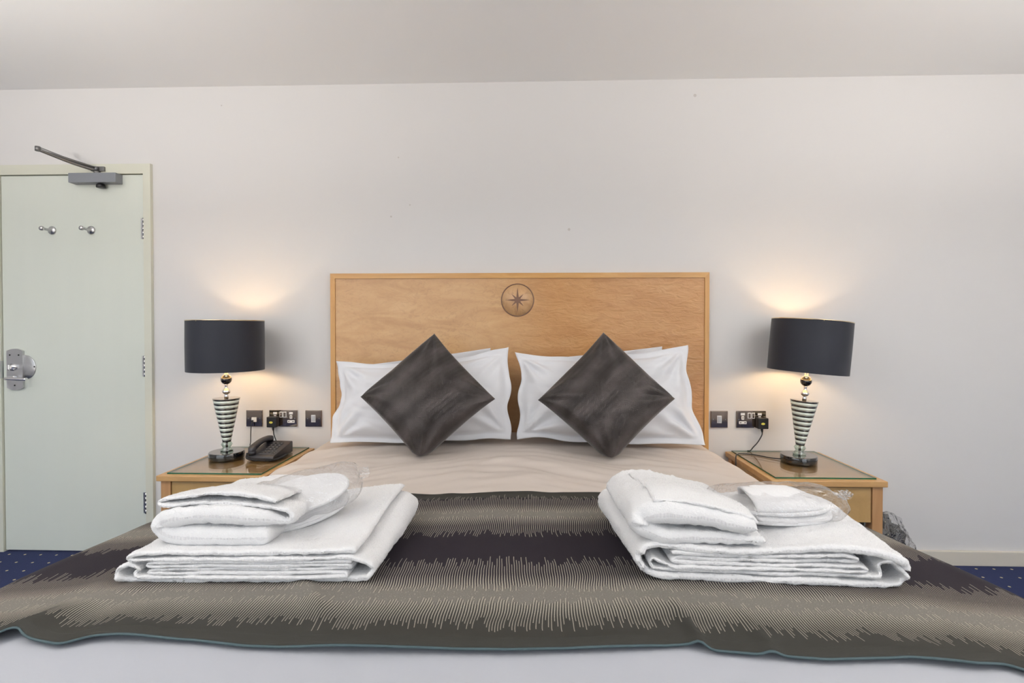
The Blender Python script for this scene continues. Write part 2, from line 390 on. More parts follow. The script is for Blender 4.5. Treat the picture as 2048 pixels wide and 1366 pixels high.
# door closer
m = MB(); m.box(-2.367, -2.117, -.055, -.008, 1.937, 1.986, .002); clo = m.build('door_closer', 'closer', door); clo['label'] = 'grey box-shaped door closer'
m = MB(); m.lathe([(.019, 0), (.021, .004), (.019, .016), (.012, .021)], (-2.214, -.032, 1.914), 24); m.build('valve_cap', 'black_plastic', clo)
m = MB(); m.lathe([(.014, 0), (.014, .012), (.009, .018)], (-2.236, -.03, 1.986), 20)
m.tube(cr([(-2.236, -.03, 2.003), (-2.29, -.12, 2.018), (-2.345, -.235, 2.043)], 6), .0085, 8)
m.tube([(-2.345, -.235, 2.034), (-2.345, -.235, 2.056)], .011, 10)
m.tube([(-2.345, -.235, 2.051), (-2.30, -.15, 2.032), (-2.235, -.035, 2.015)], .0065, 8)
m.tube([(-2.235, -.035, 2.003), (-2.235, -.035, 2.022)], .010, 10)
m.box(-2.27, -2.20, -.03, -.0175, 2.002, 2.026, .002); m.build('closer_arm', 'closer_arm', clo)
for x in (-2.500, -2.289):
    m = MB(); MT = Matrix.Translation((x, -.008, 1.70)) @ Matrix.Rotation(R(90), 4, 'X')
    m.lathe([(.0, 0), (.0215, 0), (.0215, .004), (.018, .007), (.011, .009), (.009, .012), (.0065, .020), (.006, .045), (.009, .050), (.0115, .054), (.0115, .062), (.008, .066), (0, .067)], (0, 0, 0), 28, MT, cap=False)
    m.build('coat_hook', 'steel', door)
# lock: round backing disc, plate, turn, lever
m = MB(); MT = Matrix.Translation((-2.662, -.008, .98)) @ Matrix.Rotation(R(90), 4, 'X')
m.lathe([(.0, 0), (.066, 0), (.066, .003), (.064, .004), (0, .004)], (0, 0, 0), 48, MT, cap=False); lk = m.build('lock_rose', 'steel', door)
m = MB(); pl = []
for sx, z0, s in ((1, 1.066, 1), (-1, .872, -1)):
    for k in range(9):
        x = (k / 8 - .5) * sx * .088; pl.append((-2.703 + x, z0 + s * .012 * (1 - (2 * x / .088) ** 2)))
m.prism(pl, lambda x, z: Vector((x, -.008, z)), lambda x, z: Vector((x, -.019, z)))
plate = m.build('lock_plate', 'steel', door)
m = MB(); MT = Matrix.Translation((-2.712, -.019, .982)) @ Matrix.Rotation(R(90), 4, 'X')
m.lathe([(.02, 0), (.02, .004), (.013, .006), (.011, .016)], (0, 0, 0), 28, MT); m.box(-2.718, -2.706, -.045, -.034, .968, .996, .003); m.build('thumb_turn', 'chrome', plate)
m = MB(); MT = Matrix.Translation((-2.703, -.019, .925)) @ Matrix.Rotation(R(90), 4, 'X')
m.lathe([(.013, 0), (.012, .03)], (0, 0, 0), 20, MT)
m.tube(cr([(-2.72, -.047, .922), (-2.70, -.052, .923), (-2.65, -.055, .922), (-2.605, -.052, .920)], 6), lambda t: .0105 - .002 * t, 12); m.build('lever_handle', 'chrome', plate)
m = MB()
for (x, z) in ((-2.728, 1.045), (-2.680, 1.045), (-2.703, .885), (-2.602, .983)):
    m.lathe([(.004, 0), (.004, .0015)], (0, 0, 0), 10, Matrix.Translation((x, -.019 if x < -2.65 else -.012, z)) @ Matrix.Rotation(R(90), 4, 'X'))
m.build('screw', 'dark_gap', plate)

# ------------------------------------------------------------------ headboard
hb = thing('headboard', 'wide birds-eye maple headboard with an inlaid compass star, against the wall behind the bed', 'headboard', (-.053, -.015, .3))
HX0, HX1, HZ = -1.012, .906, 1.466
m = MB()
m.box(HX0 + .022, HX1 - .020, -.028, -.001, .30, HZ - .025); m.build('panel', 'veneer', hb)
y0, y1 = -.034, -.001
def pz(poly, y0=y0, y1=y1, mb=None):
    mb.prism(poly, lambda x, z: Vector((x, y1, z)), lambda x, z: Vector((x, y0, z)))
m = MB(); pz([(HX0, HZ), (HX1, HZ), (HX1 - .022, HZ - .026), (HX0 + .024, HZ - .026)], mb=m); m.build('top_rail', 'lipping', hb)
m = MB(); pz([(HX0, HZ), (HX0 + .024, HZ - .026), (HX0 + .024, .30), (HX0, .30)], mb=m); m.build('side_rail', 'lipping_v', hb)
m = MB(); pz([(HX1, HZ), (HX1, .30), (HX1 - .022, .30), (HX1 - .022, HZ - .026)], mb=m); m.build('side_rail', 'lipping_v', hb)
CX, CZ, CR_ = -.053, 1.329, .0845
m = MB(); MT = Matrix.Translation((CX, -.028, CZ)) @ Matrix.Rotation(R(90), 4, 'X')
m.lathe([(0, 0), (CR_ - .003, 0), (CR_ - .003, .0008), (0, .0008)], (0, 0, 0), 64, MT, cap=False); inl = m.build('compass_inlay', 'inlay_field', hb)
inl['label'] = 'round inlaid compass medallion'
m = MB()
m.lathe([(CR_ - .0055, 0), (CR_, 0), (CR_, .0014), (CR_ - .0055, .0014), (CR_ - .0055, 0)], (0, 0, 0), 72, MT, cap=False)
m.build('ring', 'inlay', inl)
m = MB()
def star(L, wd, a0, y):
    for k in range(4):
        a = a0 + k * pi / 2; d = Vector((cos(a), 0, sin(a))); q = Vector((-sin(a), 0, cos(a))); c = Vector((CX, 0, CZ))
        p = [c, c + d * .012 + q * wd, c + d * L, c + d * .012 - q * wd]
        m.prism([(i, 0) for i in range(4)], lambda i, _: p[i] + Vector((0, -.0286, 0)), lambda i, _: p[i] + Vector((0, y, 0)))
star(.044, .0055, pi / 4, -.0291); star(.063, .0065, 0, -.0294)
m.build('star', 'inlay', inl)

# ------------------------------------------------------------------ bed, duvet, runner
bed = thing('bed', 'wide double bed under the duvet, in front of the maple headboard', 'bed', (-.08, -1.05, 0))
m = MB(); m.box(-.95, .80, -2.02, -.05, .06, .34, .02); m.build('divan_base', 'mattress', bed)
m = MB(); m.box(-.96, .81, -2.02, -.045, .345, .565, .05, 4); m.build('mattress', 'mattress', bed)
for (x, y) in ((-.86, -.15), (.71, -.15), (-.86, -1.92), (.71, -1.92)):
    m = MB(); m.lathe([(.022, 0), (.025, .06)], (x, y, 0), 16); m.build('leg', 'black_plastic', bed)

XE_L = [(-2.1, -1.18), (-1.5, -1.165), (-1.2, -1.12), (-.8, -1.035), (-.3, -1.03), (0, -1.03)]
XE_R = [(-2.1, 1.10), (-1.5, 1.055), (-1.06, .965), (-.8, .905), (-.3, .875), (0, .87)]
def wrinkle(x, y):
    h = 0.0
    # soft creases fanning out from under the cushions
    a = exp(-((y + .62) / .30) ** 2)
    d = 1 if x > -.08 else -1
    k = sm(abs(x + .08) / .25); al = x * .9 - d * y * .5 * k; ac = y * .9 + d * x * .42 * k
    h += .016 * a * nz(al * 2.0, ac * 9, 1.0) + .008 * a * nz(al * 3.5, ac * 24, 4.0)
    h += .012 * a * exp(-((abs(x + .08) - .62) / .22) ** 2) * nz(x * 9 + d * y * 6, y * 5 - d * x * 3, 12.0)
    h += .006 * nz(x * 1.6, y * 1.8, 7.0)
    e = exp(-((abs(x + .08) - .88) / .18) ** 2) * exp(-((y + .55) / .5) ** 2)
    h += .014 * e * nz(x * 6, y * 9 + x * 5, 2.0)
    h -= .004 * sm((-1.62 - y) / .2)
    return h
def bedsurf(s, y, off=0.0, wr=1.0):
    """s: arc length across the bed from its middle line; returns the duvet's outer skin (+off)"""
    L, Rr = interp(y, XE_L), interp(y, XE_R); c = (L + Rr) / 2 * 0 - .08
    side = -1 if s < 0 else 1; half = (c - L) if side < 0 else (Rr - c)
    r = .10; a = abs(s); fl = half - r
    ztop = .640
    if a < fl:
        t = a / fl; x = a; z = ztop + .018 * (1 - t * t) + wr * wrinkle(c + side * a, y); nx, nzv = 0, 1
    elif a < fl + r * pi / 2 * .9:
        th = (a - fl) / r; x = fl + r * sin(th); z = ztop - r * .85 * (1 - cos(th)) + wr * wrinkle(c + side * fl, y) * (1 - sm(th / 1.4)); nx, nzv = sin(th), cos(th)
    else:
        th = pi / 2 * .9; e = a - (fl + r * th)
        x = fl + r * sin(th) + e * .16 + .012 * sin(y * 17 + side) * min(1, e * 5); z = ztop - r * .85 * (1 - cos(th)) - e * .985; nx, nzv = 1, .1
    return Vector((c + side * (x + nx * off), y, z + nzv * off))
def foot(p, y):      # the covers roll over the mattress edge at the foot
    return p
m = MB(); NI, NJ = 190, 230; S0 = 1.36
ys = [-.036 - (2.00 - .036) * j / NJ for j in range(NJ + 1)]
P = []
for i in range(NI + 1):
    s = -S0 + 2 * S0 * i / NI
    row = [bedsurf(s, y) for y in ys]
    zb = row[-1].z
    for k in range(1, 10):
        a = min(k, 6) / 6 * pi / 2; q = row[NJ].copy(); q.y = -2.00 - .07 * sin(a); q.z = zb - .07 * (1 - cos(a)) - max(0, k - 6) * .10
        if abs(s) > 1.0 and q.z < .2: q.z = max(.1, q.z)
        row.append(q)
    P.append(row)
V = m.grid(P)
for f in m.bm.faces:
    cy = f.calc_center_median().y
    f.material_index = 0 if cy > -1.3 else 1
dv = m.build('duvet', ['sheet_cream', 'sheet_white_dimmed'])
tag(dv, 'smooth cream and white duvet spread over the bed, beneath the dark runner', 'duvet')
md = dv.modifiers.new('thickness', 'SOLIDIFY'); md.thickness = .012; md.offset = -1

FRONT = [(-1.6, -1.76), (-1.3, -1.75), (-1.06, -1.755), (-.93, -1.728), (-.90, -1.700), (-.87, -1.716), (-.79, -1.735), (-.75, -1.718), (-.70, -1.716), (-.57, -1.723), (-.47, -1.737), (-.30, -1.744), (-.03, -1.738), (.15, -1.722), (.27, -1.708), (.30, -1.722), (.40, -1.733), (.48, -1.739), (.61, -1.728), (.71, -1.738), (.76, -1.733), (.79, -1.752), (.9, -1.77), (1.2, -1.79), (1.6, -1.80)]
BACK = [(-1.6, -1.12), (-1.0, -1.13), (-.60, -1.07), (-.546, -1.052), (-.503, -.998), (-.454, -.950), (-.38, -.985), (-.326, -.999), (-.2, -.985), (-.09, -.968), (.275, -.980), (.7, -1.04), (.9, -1.06), (1.6, -1.06)]
m = MB(); NI, NJ = 420, 110; P = []; UV = []
for i in range(NI + 1):
    s = -1.38 + 2.72 * i / NI; X = s - .08
    yb = sum(interp(X + d, BACK) for d in (-.02, 0, .02)) / 3; yf = -.018 + sum(interp(X + d, FRONT) for d in (-.008, 0, .008)) / 3; row = []; ur = []
    for j in range(NJ + 1):
        t = j / NJ; y = yb + (yf - yb) * t
        off = .007
        ef = sm((t - .90) / .10)
        off += ef * (.006 + .012 * max(0, nz(X * 5, 3.3)))
        # creases running from the front hem and long soft waves
        off += .010 * sm((t - .72) / .28) * exp(-((X - .285 - (t - 1) * .02) / .012) ** 2)
        off += .007 * sm((t - .75) / .25) * exp(-((X - .395) / .014) ** 2)
        off += .012 * sm((t - .55) / .45) * exp(-((X + .905 - (1 - t) * .35) / .035) ** 2)
        off += .009 * exp(-((X - (.62 + (.55 - t) * .9)) / .03) ** 2) * exp(-((t - .62) / .14) ** 2)
        off += .008 * exp(-((X + .46 - (t - .75) * .6) / .025) ** 2) * exp(-((t - .80) / .12) ** 2)
        off += .0035 * (1 + nz(X * 3.1, y * 6.0, 9.0)) * sm(t * 8) 
        off += .012 * exp(-((X + .454) / .04) ** 2) * sm((.1 - t) / .1)
        if t > .985: off -= .004
        row.append(bedsurf(s, y, off, 1.0)); ur.append((s, -.966 + (-1.741 + .966) * t))
    P.append(row); UV.append(ur)
m.grid(P, UV)
rn = m.build('bed_runner', 'runner'); tag(rn, 'dark bed runner with bands of beige threads, spread across the foot of the bed', 'bed runner')
md = rn.modifiers.new('thickness', 'SOLIDIFY'); md.thickness = .005; md.offset = -1
m = MB(); m.tube([P[i][-1] + Vector((0, -.001, -.003)) for i in range(0, NI + 1)], .0021, 6)
m.build('hem_piping', 'runner_edge', rn)['label'] = 'teal grey piped hem along the front edge'

# ------------------------------------------------------------------ pillows and cushions
def puffy(name, mat, C, T, flange=.0, pull=.03, seed=0, n=(84, 64), power=.42, sag=.25, wr=.006, topsag=None, rag=0.0, zmin=None, parent=None):
    TL, TR, BR, BL = [Vector(c) for c in C]; N = (TR - TL).cross(BL - TL).normalized()
    if N.y > 0: N = -N
    W = ((TR - TL).length + (BR - BL).length) / 2; H = ((BL - TL).length + (BR - TR).length) / 2
    fu, fv = flange / W, flange / H; nu, nv = n
    def pt(i, j, side):
        u, v = i / nu, j / nv
        a = max(0, min(1, (u - fu) / (1 - 2 * fu))); b = max(0, min(1, (v - fv) / (1 - 2 * fv)))
        pa, pb = 4 * a * (1 - a), 4 * b * (1 - b)
        puff = (pa ** power) * (pb ** power) * (1 + sag * (b - .5))
        uu = .5 + (u - .5) * (1 - pull * 2 * 4 * v * (1 - v)); vv = .5 + (v - .5) * (1 - pull * 2 * 4 * u * (1 - u)) if topsag is None else v + (1 - v) * topsag * (4 * u * (1 - u)) ** .8
        # worn outline
        uu += rag * nz(v * 3.2 + seed, 1.3, u * 2) * (abs(u - .5) * 2) ** 4; vv += rag * nz(u * 4 + seed, 5.1, v * 2) * (abs(v - .5) * 2) ** 4
        p = TL * (1 - uu) * (1 - vv) + TR * uu * (1 - vv) + BR * uu * vv + BL * (1 - uu) * vv
        d = puff * T / 2
        # creases fan in from the corners
        for (cu, cv, k) in ((0, 0, 1), (1, 0, 2), (1, 1, 3), (0, 1, 4)):
            dx, dy = (u - cu) * W, (v - cv) * H; rr = math.hypot(dx, dy); an = math.atan2(dy, dx)
            d += wr * exp(-((rr - .10) / .10) ** 2) * sin(an * 13 + k * 2 + seed) * (1 if side > 0 else .5) * min(1, puff * 2)
        d += wr * 1.3 * nz(u * 3 + seed, v * 4, 2) * min(1, puff * 1.5) + wr * .6 * nz(u * 9 + seed, v * 9 + u * 5, 5) * min(1, puff * 1.5) + wr * .8 * (abs(nz(u * 4 + v * 3 + seed, v * 7 - u * 6, 3)) ** .7 - .3) * min(1, puff * 1.2)
        e = 0
        if flange and (u < fu or u > 1 - fu or v < fv or v > 1 - fv):
            q = max((fu - u) / fu, (u - 1 + fu) / fu, (fv - v) / fv, (v - 1 + fv) / fv)
            e = .013 * q * nz(u * 7 + seed * 3, v * 8, 1.0); d = .0018
        mid = N * (e + .010 * nz(u * 2 + seed, v * 2, 8))
        q_ = p + mid + N * (d + .0018) * side
        if zmin is not None and q_.z < zmin + .012:        # squashed where it rests on the bed
            e_ = (zmin + .012 - q_.z); q_.z = zmin + .012 * exp(-e_ / .012)
        return q_
    m = MB()
    A = [[pt(i, j, 1) for j in range(nv + 1)] for i in range(nu + 1)]; B = [[pt(i, j, -1) for j in range(nv + 1)] for i in range(nu + 1)]
    uv = [[(i / nu * W, j / nv * H) for j in range(nv + 1)] for i in range(nu + 1)]
    VA = m.grid(A, uv); VB = m.grid(B, uv)
    ring = [(i, 0) for i in range(nu)] + [(nu, j) for j in range(nv)] + [(i, nv) for i in range(nu, 0, -1)] + [(0, j) for j in range(nv, 0, -1)]
    for k in range(len(ring)):
        (a, b), (c, d) = ring[k], ring[(k + 1) % len(ring)]
        f = m.face([VA[a][b], VA[c][d], VB[c][d], VB[a][b]])
        if f: f.smooth = True
    return m.build(name, mat, parent)
SN = 'white oxford pillows against the headboard'
o = puffy('pillow', 'pillow', [(-.902, -.060, .990), (-.188, -.060, 1.087), (-.163, -.085, .672), (-.889, -.085, .672)], .035, .03, .01, 3, wr=.002); tag(o, 'white pillow standing hidden behind the front left pillow, only its top corner showing', 'pillow', SN)
o = puffy('pillow', 'pillow', [(.01, -.060, 1.027), (.665, -.060, 1.096), (.671, -.085, .672), (.01, -.085, .672)], .035, .03, .01, 5, wr=.002); tag(o, 'white pillow standing hidden behind the front right pillow, its top edge showing', 'pillow', SN)
o = puffy('pillow', 'pillow', [(-.911, -.165, 1.027), (-.094, -.165, 1.094), (-.072, -.31, .684), (-.885, -.33, .660)], .20, .028, .020, 11, rag=.045, wr=.013, topsag=.10, power=.40, zmin=.664); tag(o, 'front left white pillow with a flat border, behind the left brown cushion', 'pillow', SN)
o = puffy('pillow', 'pillow', [(-.074, -.165, 1.067), (.746, -.165, 1.106), (.785, -.33, .666), (-.047, -.31, .684)], .20, .028, .022, 23, rag=.045, wr=.018, topsag=.085, power=.40, zmin=.664); tag(o, 'front right white pillow with a creased border, behind the right brown cushion', 'pillow', SN)
SN = 'brown scatter cushions on point'
o = puffy('scatter_cushion', 'cushion', [(-.429, -.285, 1.162), (-.141, -.43, .884), (-.440, -.55, .642), (-.723, -.43, .890)], .17, 0, .018, 31, (90, 90), .40, .1, .0035, zmin=.668); tag(o, 'dark brown square cushion standing on its corner against the left pillow', 'cushion', SN)
o = puffy('scatter_cushion', 'cushion', [(.342, -.285, 1.167), (.622, -.43, .888), (.334, -.55, .642), (.043, -.43, .880)], .18, 0, .018, 47, (90, 90), .40, .1, .0045, zmin=.668); tag(o, 'dark brown square cushion standing on its corner against the right pillow', 'cushion', SN)

# ------------------------------------------------------------------ folded towels
def zrun(x, y):
    """height of the runner's top at a point"""
    s = x + .08; p = bedsurf(s, y, .014, 1.0); return p.z
def towel(name, path, y0, y1, th, seed, shear=0.0, lift=None, slack=.004, step=.0036, fz=1.0):
    """cloth section in x/z swept towards the wall; th is a thickness or a list of (share of the length, thickness)"""
    pts = cr([(x, 0, z) for x, z in path], 10); L = [0]
    for a, b in zip(pts, pts[1:]): L.append(L[-1] + (b - a).length)
    n = int(L[-1] / step); Q = []; k = 0
    for i in range(n + 1):
        d = L[-1] * i / n
        while k < len(L) - 2 and L[k + 1] < d: k += 1
        t = (d - L[k]) / max(1e-9, L[k + 1] - L[k]); Q.append(pts[k].lerp(pts[k + 1], t))
    Nn = []
    for i in range(n + 1):
        t = (Q[min(i + 2, n)] - Q[max(i - 2, 0)]).normalized(); Nn.append(Vector((-t.z, 0, t.x)))
    TH = [(interp(i / n, th) if isinstance(th, list) else th) for i in range(n + 1)]
    ring = [(i, 1) for i in range(n + 1)] + [(i, -1) for i in range(n, -1, -1)]
    nd = int((y1 - y0) / .006); m = MB(); P = []
    cols = [(0, sin(a), -cos(a)) for a in (.12, .45, .8, 1.15)] + [(j / nd, 1, 0) for j in range(nd + 1)] + [(1, sin(a), cos(a)) for a in (1.15, .8, .45, .12)]
    for (t, hk, ek) in cols:
        row = []
        for (i, sd) in ring:
            dend = min(i, n - i) * L[-1] / n; h0 = TH[i] / 2
            endx = min(1, (max(dend, 0) / h0)); endx = (1 - (1 - endx) ** 2) ** .5
            q = Q[i]; h = h0 * hk * (.12 + .88 * endx)
            f1 = nz(q.x * 300 + sd * 9, t * 80 + i * .05, seed + q.z * 300); f2 = nz(q.x * 60, t * 17 + sd, seed + q.z * 50); f3 = nz(q.x * 16, t * 6 + sd * 2, seed + q.z * 14)
            fuzz = fz * (.0015 * f1 + .0020 * f2 + .0026 * f3) * min(1, h0 / .005)
            ly = q.z * 90; dep = slack * 2.5 * nz(ly, seed, 0)
            x = q.x + Nn[i].x * sd * (h + fuzz) + (shear(q.x) if callable(shear) else shear) * t * (y1 - y0) + slack * nz(q.z * 60, t * 2.5, seed)
            z = q.z + Nn[i].z * sd * (h + fuzz) + slack * .5 * nz(q.x * 9 + 3, t * 3, seed)
            y = y0 + (y1 - y0) * t + ek * h0 * .8 + dep * (1 - t) + slack * 1.2 * nz(q.x * 7, ly, seed + 4) + fz * .001 * f1
            if lift: z += lift(x, y, z)
            row.append(Vector((x, y, z)))
        P.append(row)
    V = m.grid(P, closed=True); tri = []
    for rowv in (V[0], V[-1]):
        N2 = len(rowv)
        for i in range(n):
            f = m.face([rowv[i], rowv[i + 1], rowv[N2 - 2 - i], rowv[N2 - 1 - i]])
            if f: f.material_index = 1; f.smooth = True
    # the looped pile: short tufts standing out of the cloth
    rg = random.Random(int(seed * 10)); nf = len(cols) - 1; N2 = len(ring)
    for a in range(nf):
        for b_ in range(N2 - 1):
            if b_ == n: continue
            p0, p1, p2, p3 = V[a][b_].co, V[a][b_ + 1].co, V[a + 1][b_].co, V[a + 1][b_ + 1].co
            nrm = (p1 - p0).cross(p2 - p0)
            if nrm.length < 1e-9: continue
            area = nrm.length; nrm.normalize()
            if nrm.dot(Vector((Nn[ring[b_][0]].x, 0, Nn[ring[b_][0]].z)) * ring[b_][1]) < 0 and 0 < cols[a][0] < 1: nrm = -nrm
            for _ in range(min(7, int(area / 3.4e-6 + rg.random()))):
                u, v = rg.random(), rg.random(); c = p0.lerp(p1, u).lerp(p2.lerp(p3, u), v)
                d = (nrm + Vector((rg.uniform(-.8, .8), rg.uniform(-.8, .8), rg.uniform(-.8, .6)))).normalized() * rg.uniform(.0010, .0024)
                q = Vector((rg.uniform(-1, 1), rg.uniform(-1, 1), rg.uniform(-1, 1))).cross(d).normalized() * .00035
                c = c - nrm * .0003
                tri.append((c - q, c + q, c + d))
    for t3 in tri: m.bm.faces.new([m.bm.verts.new(p) for p in t3])
    return m.build(name, ['terry', 'hem'], normals=False)

def bathL():
    x0, x1 = -.872, -.335
    path = [(-.37, .0515), (-.45, .0515), (-.60, .0505), (-.74, .0515), (-.785, .051), (-.800, .046), (-.785, .0425), (-.72, .0430), (-.60, .0420), (-.45, .0430), (-.385, .043), (-.374, .039), (-.39, .035), (-.5, .0345), (-.66, .0335), (-.77, .034), (-.795, .030), (-.78, .026), (-.66, .0255), (-.5, .026), (-.40, .026), (-.382, .0215), (-.40, .0175), (-.55, .0165), (-.70, .0165), (-.80, .018), (-.825, .026), (-.818, .038), (-.838, .048), (-.858, .040), (-.864, .026), (-.845, .010), (-.80, .0075),
            (-.60, .0075), (-.42, .0075), (x1 - .02, .010), (x1 + .002, .022), (x1 + .008, .038), (x1 - .008, .052), (x1 - .035, .0605), (-.42, .0610), (-.60, .0590), (-.76, .0595), (-.81, .058), (-.84, .062), (-.83, .0715), (-.80, .0755), (-.72, .0750), (-.60, .0735), (-.45, .0760), (-.362, .078)]
    th = [(0, .0070), (.50, .0070), (.56, .0085), (.60, .013), (.72, .013), (.76, .0085), (.85, .0085), (.875, .011), (1, .013)]
    def lift(x, y, z):
        b = zrun(x, y) - .001; r = sm((x + .62) / .28) * sm((y + 1.53) / .25) * sm(z / .06)
        return b + .024 * r - .003
    path = [(x + .012, z * .86) for x, z in path]; th = [(a, b * .88) for a, b in th]
    return towel('bath_towel', path, -1.560, -1.215, th, 1.0, .04, lift)
o = bathL(); tag(o, 'large folded white bath towel on the left of the runner, under a smaller folded towel', 'towel', 'folded bath towels on the runner')
def bathR():
    path = [(.30, .058), (.36, .056), (.46, .053), (.60, .0575), (.70, .064), (.735, .058), (.72, .051), (.66, .0495), (.55, .0465), (.42, .0455), (.33, .047), (.305, .0415), (.33, .0375), (.42, .0375), (.55, .0385), (.68, .041), (.745, .042), (.762, .0365), (.74, .032), (.65, .0315), (.50, .0300), (.36, .0295), (.31, .028), (.285, .036), (.262, .044), (.254, .034), (.272, .0225), (.34, .0215), (.50, .0215), (.66, .0225), (.765, .0245),
            (.790, .033), (.790, .047), (.806, .057), (.828, .052), (.846, .036), (.850, .022), (.825, .010), (.76, .0080), (.60, .0078), (.40, .0078), (.28, .010), (.240, .022), (.226, .044), (.232, .062), (.262, .0715), (.33, .0680), (.45, .0640), (.58, .0695), (.68, .078), (.76, .0765), (.82, .066), (.846, .054), (.858, .041)]
    th = [(0, .0075), (.58, .0072), (.66, .0090), (.70, .014), (.84, .014), (.88, .011), (1, .018)]
    def lift(x, y, z):
        b = zrun(x, y) - .001; r = exp(-((x - .66) / .12) ** 2) * sm(z / .06) * sm((y + 1.52) / .12); l = sm((.36 - x) / .15) * sm(z / .06) * sm((y + 1.45) / .2)
        return b + .010 * r + .004 * l - .002
    path = [(.226 + (x - .222) * .868, z * 1.0) for x, z in path]; th = [(a, b * 1.02) for a, b in th]
    return towel('bath_towel', path, -1.525, -1.20, th, 2.0, lambda x: -.10 + (x - .22) * .42, lift)
o = bathR(); tag(o, 'large folded white bath towel on the right of the runner, under a rolled smaller towel', 'towel', 'folded bath towels on the runner')
def handL():
    # thick folded body, its crease open to the right, with a thin hemmed flap turned back over the top
    path = [(-.530, .021), (-.60, .021), (-.68, .020), (-.735, .023), (-.768, .038), (-.765, .052), (-.735, .062), (-.68, .064), (-.60, .062), (-.545, .056), (-.505, .050), (-.488, .056), (-.495, .0715), (-.545, .0800), (-.62, .0835), (-.71, .0870), (-.762, .0865), (-.778, .0925), (-.758, .0990), (-.70, .1030), (-.63, .105), (-.57, .102), (-.52, .092)]
    path = [(x - .012, z) for x, z in path]
    th = [(0, .040), (.24, .040), (.30, .036), (.40, .038), (.44, .032), (.47, .016), (.52, .008), (.80, .0075), (1, .010)]
    def lift(x, y, z):
        b = zrun(x, y) + .061; up = sm(z / .09)
        return b - up * .040 * sm((y + 1.52) / .22) + .006 * up * exp(-((x + .65) / .09) ** 2)
    return towel('hand_towel', path, -1.525, -1.27, th, 3.0, .05, lift, fz=1.3)
o = handL(); tag(o, 'smaller folded white towel on top of the left bath towel', 'towel', 'folded hand towels on the bath towels')
def handR():
    path = [(.484, .013), (.42, .013), (.34, .014), (.26, .018), (.212, .032), (.205, .050), (.225, .066), (.27, .070), (.34, .064), (.40, .055), (.445, .046), (.462, .041)]
    th = [(0, .022), (.30, .025), (.42, .036), (.56, .050), (.8, .050), (1, .044)]
    def lift(x, y, z):
        b = zrun(x, y) + .070; up = sm((z - .02) / .06)
        return b - up * .022 * sm((y + 1.5) / .2) - up * .010 * sm((-1.46 - y) / .07) + .006 * up * exp(-((x - .3) / .09) ** 2)
    path = [(.485 + (x - .485) * .93 + .008, z) for x, z in path]
    o = towel('hand_towel', path, -1.515, -1.27, th, 4.0, -.03, lift, fz=1.4)
    flap = [(.262, .0945), (.32, .0935), (.38, .0865), (.43, .0765), (.462, .0665), (.476, .056)]
    f = towel('flap', flap, -1.520, -1.30, .0085, 6.0, -.03, lift, slack=.003, fz=.8); f.parent = o; f['label'] = 'thin hemmed flap folded over the top'
    return o
o = handR(); tag(o, 'smaller rolled white towel on top of the right bath towel', 'towel', 'folded hand towels on the bath towels')

# ------------------------------------------------------------------ slippers in clear film packets
def outline(L=.255, W=.108, n=44):
    out = []
    for k in range(n):
        a = 2 * pi * k / n; x = cos(a); y = sin(a)
        out.append((L / 2 * x, W / 2 * y * (1 + .10 * x) * (abs(y) ** -.08 if abs(y) > .01 else 1)))
    return out
def slipper(MT, label, grp, dome=.032):
    o = thing('slipper', label, 'slipper', MT.translation, grp); ol = outline()
    def ring(mb, sc, z, zs=0.0): return [mb.bm.verts.new(MT @ Vector((x * sc - (0), y * sc, z + zs * 0))) for x, y in ol]
    m = MB(); rows = [ring(m, .97, 0), ring(m, 1, .002), ring(m, 1, .007), ring(m, .97, .009)]
    for a, b in zip(rows, rows[1:]):
        for k in range(len(a)):
            f = m.face([a[k], a[(k + 1) % len(a)], b[(k + 1) % len(a)], b[k]]); f.smooth = True
    m.face(rows[0][::-1]); m.face(rows[-1]); m.build('sole', 'terry', o)
    m = MB(); P = []      # upper: covers the toe half, open to the heel
    for i in range(22):
        t = i / 21; x = .255 / 2 * (1 - 1.48 * t) * .995; hw = .0495 * (1 - (2 * x / .257) ** 2) ** .5 * (1 + .05) if abs(x) < .127 else .004
        hgt = .008 + dome * sm(t * 2.2)
        P.append([MT @ Vector((x + .012 * (1 - abs(2 * j / 20 - 1) ** 2) * -t, -hw * cos(pi * j / 20), .008 + hgt * sin(pi * j / 20) ** .8 * (hw / .05) ** .5 + .0012 * nz(i * .5, j * .5))) for j in range(21)])
    m.grid(P); u = m.build('upper', 'terry', o); md = u.modifiers.new('t', 'SOLIDIFY'); md.thickness = .004
    return o
def packet(MT, label, grp, hx, hy, hz, seed):
    m = MB(); P = []
    for i in range(49):
        t = i / 48; x = -hx + 2 * hx * t; row = []
        e = max(0, 1 - abs(2 * t - 1) ** 5) ** .5
        for j in range(48):
            a = 2 * pi * j / 48; k = 1 + .10 * nz(i * .22 + seed, cos(a) * 2, sin(a) * 2)
            yy = hy * cos(a) * k * (.45 + .55 * e) ; zz = hz * math.copysign(abs(sin(a)) ** .8, sin(a)) * k * e
            row.append(MT @ Vector((x + .008 * nz(cos(a) * 2, sin(a) * 2, seed) , yy, hz + zz + .012 * (1 - e))))
        P.append(row)
    m.grid(P, closed=True)
    # crimped tail of the packet
    T = []
    for i in range(8):
        T.append([MT @ Vector((hx + .022 * i / 7, -.02 + .04 * j / 9 * (1 - i * .05), hz + .012 + .006 * sin(j * 2.1 + i) + .012 * i / 7)) for j in range(10)])
    m.grid(T); o = m.build('slipper_packet', 'film')
    return tag(o, label, 'packet', grp)
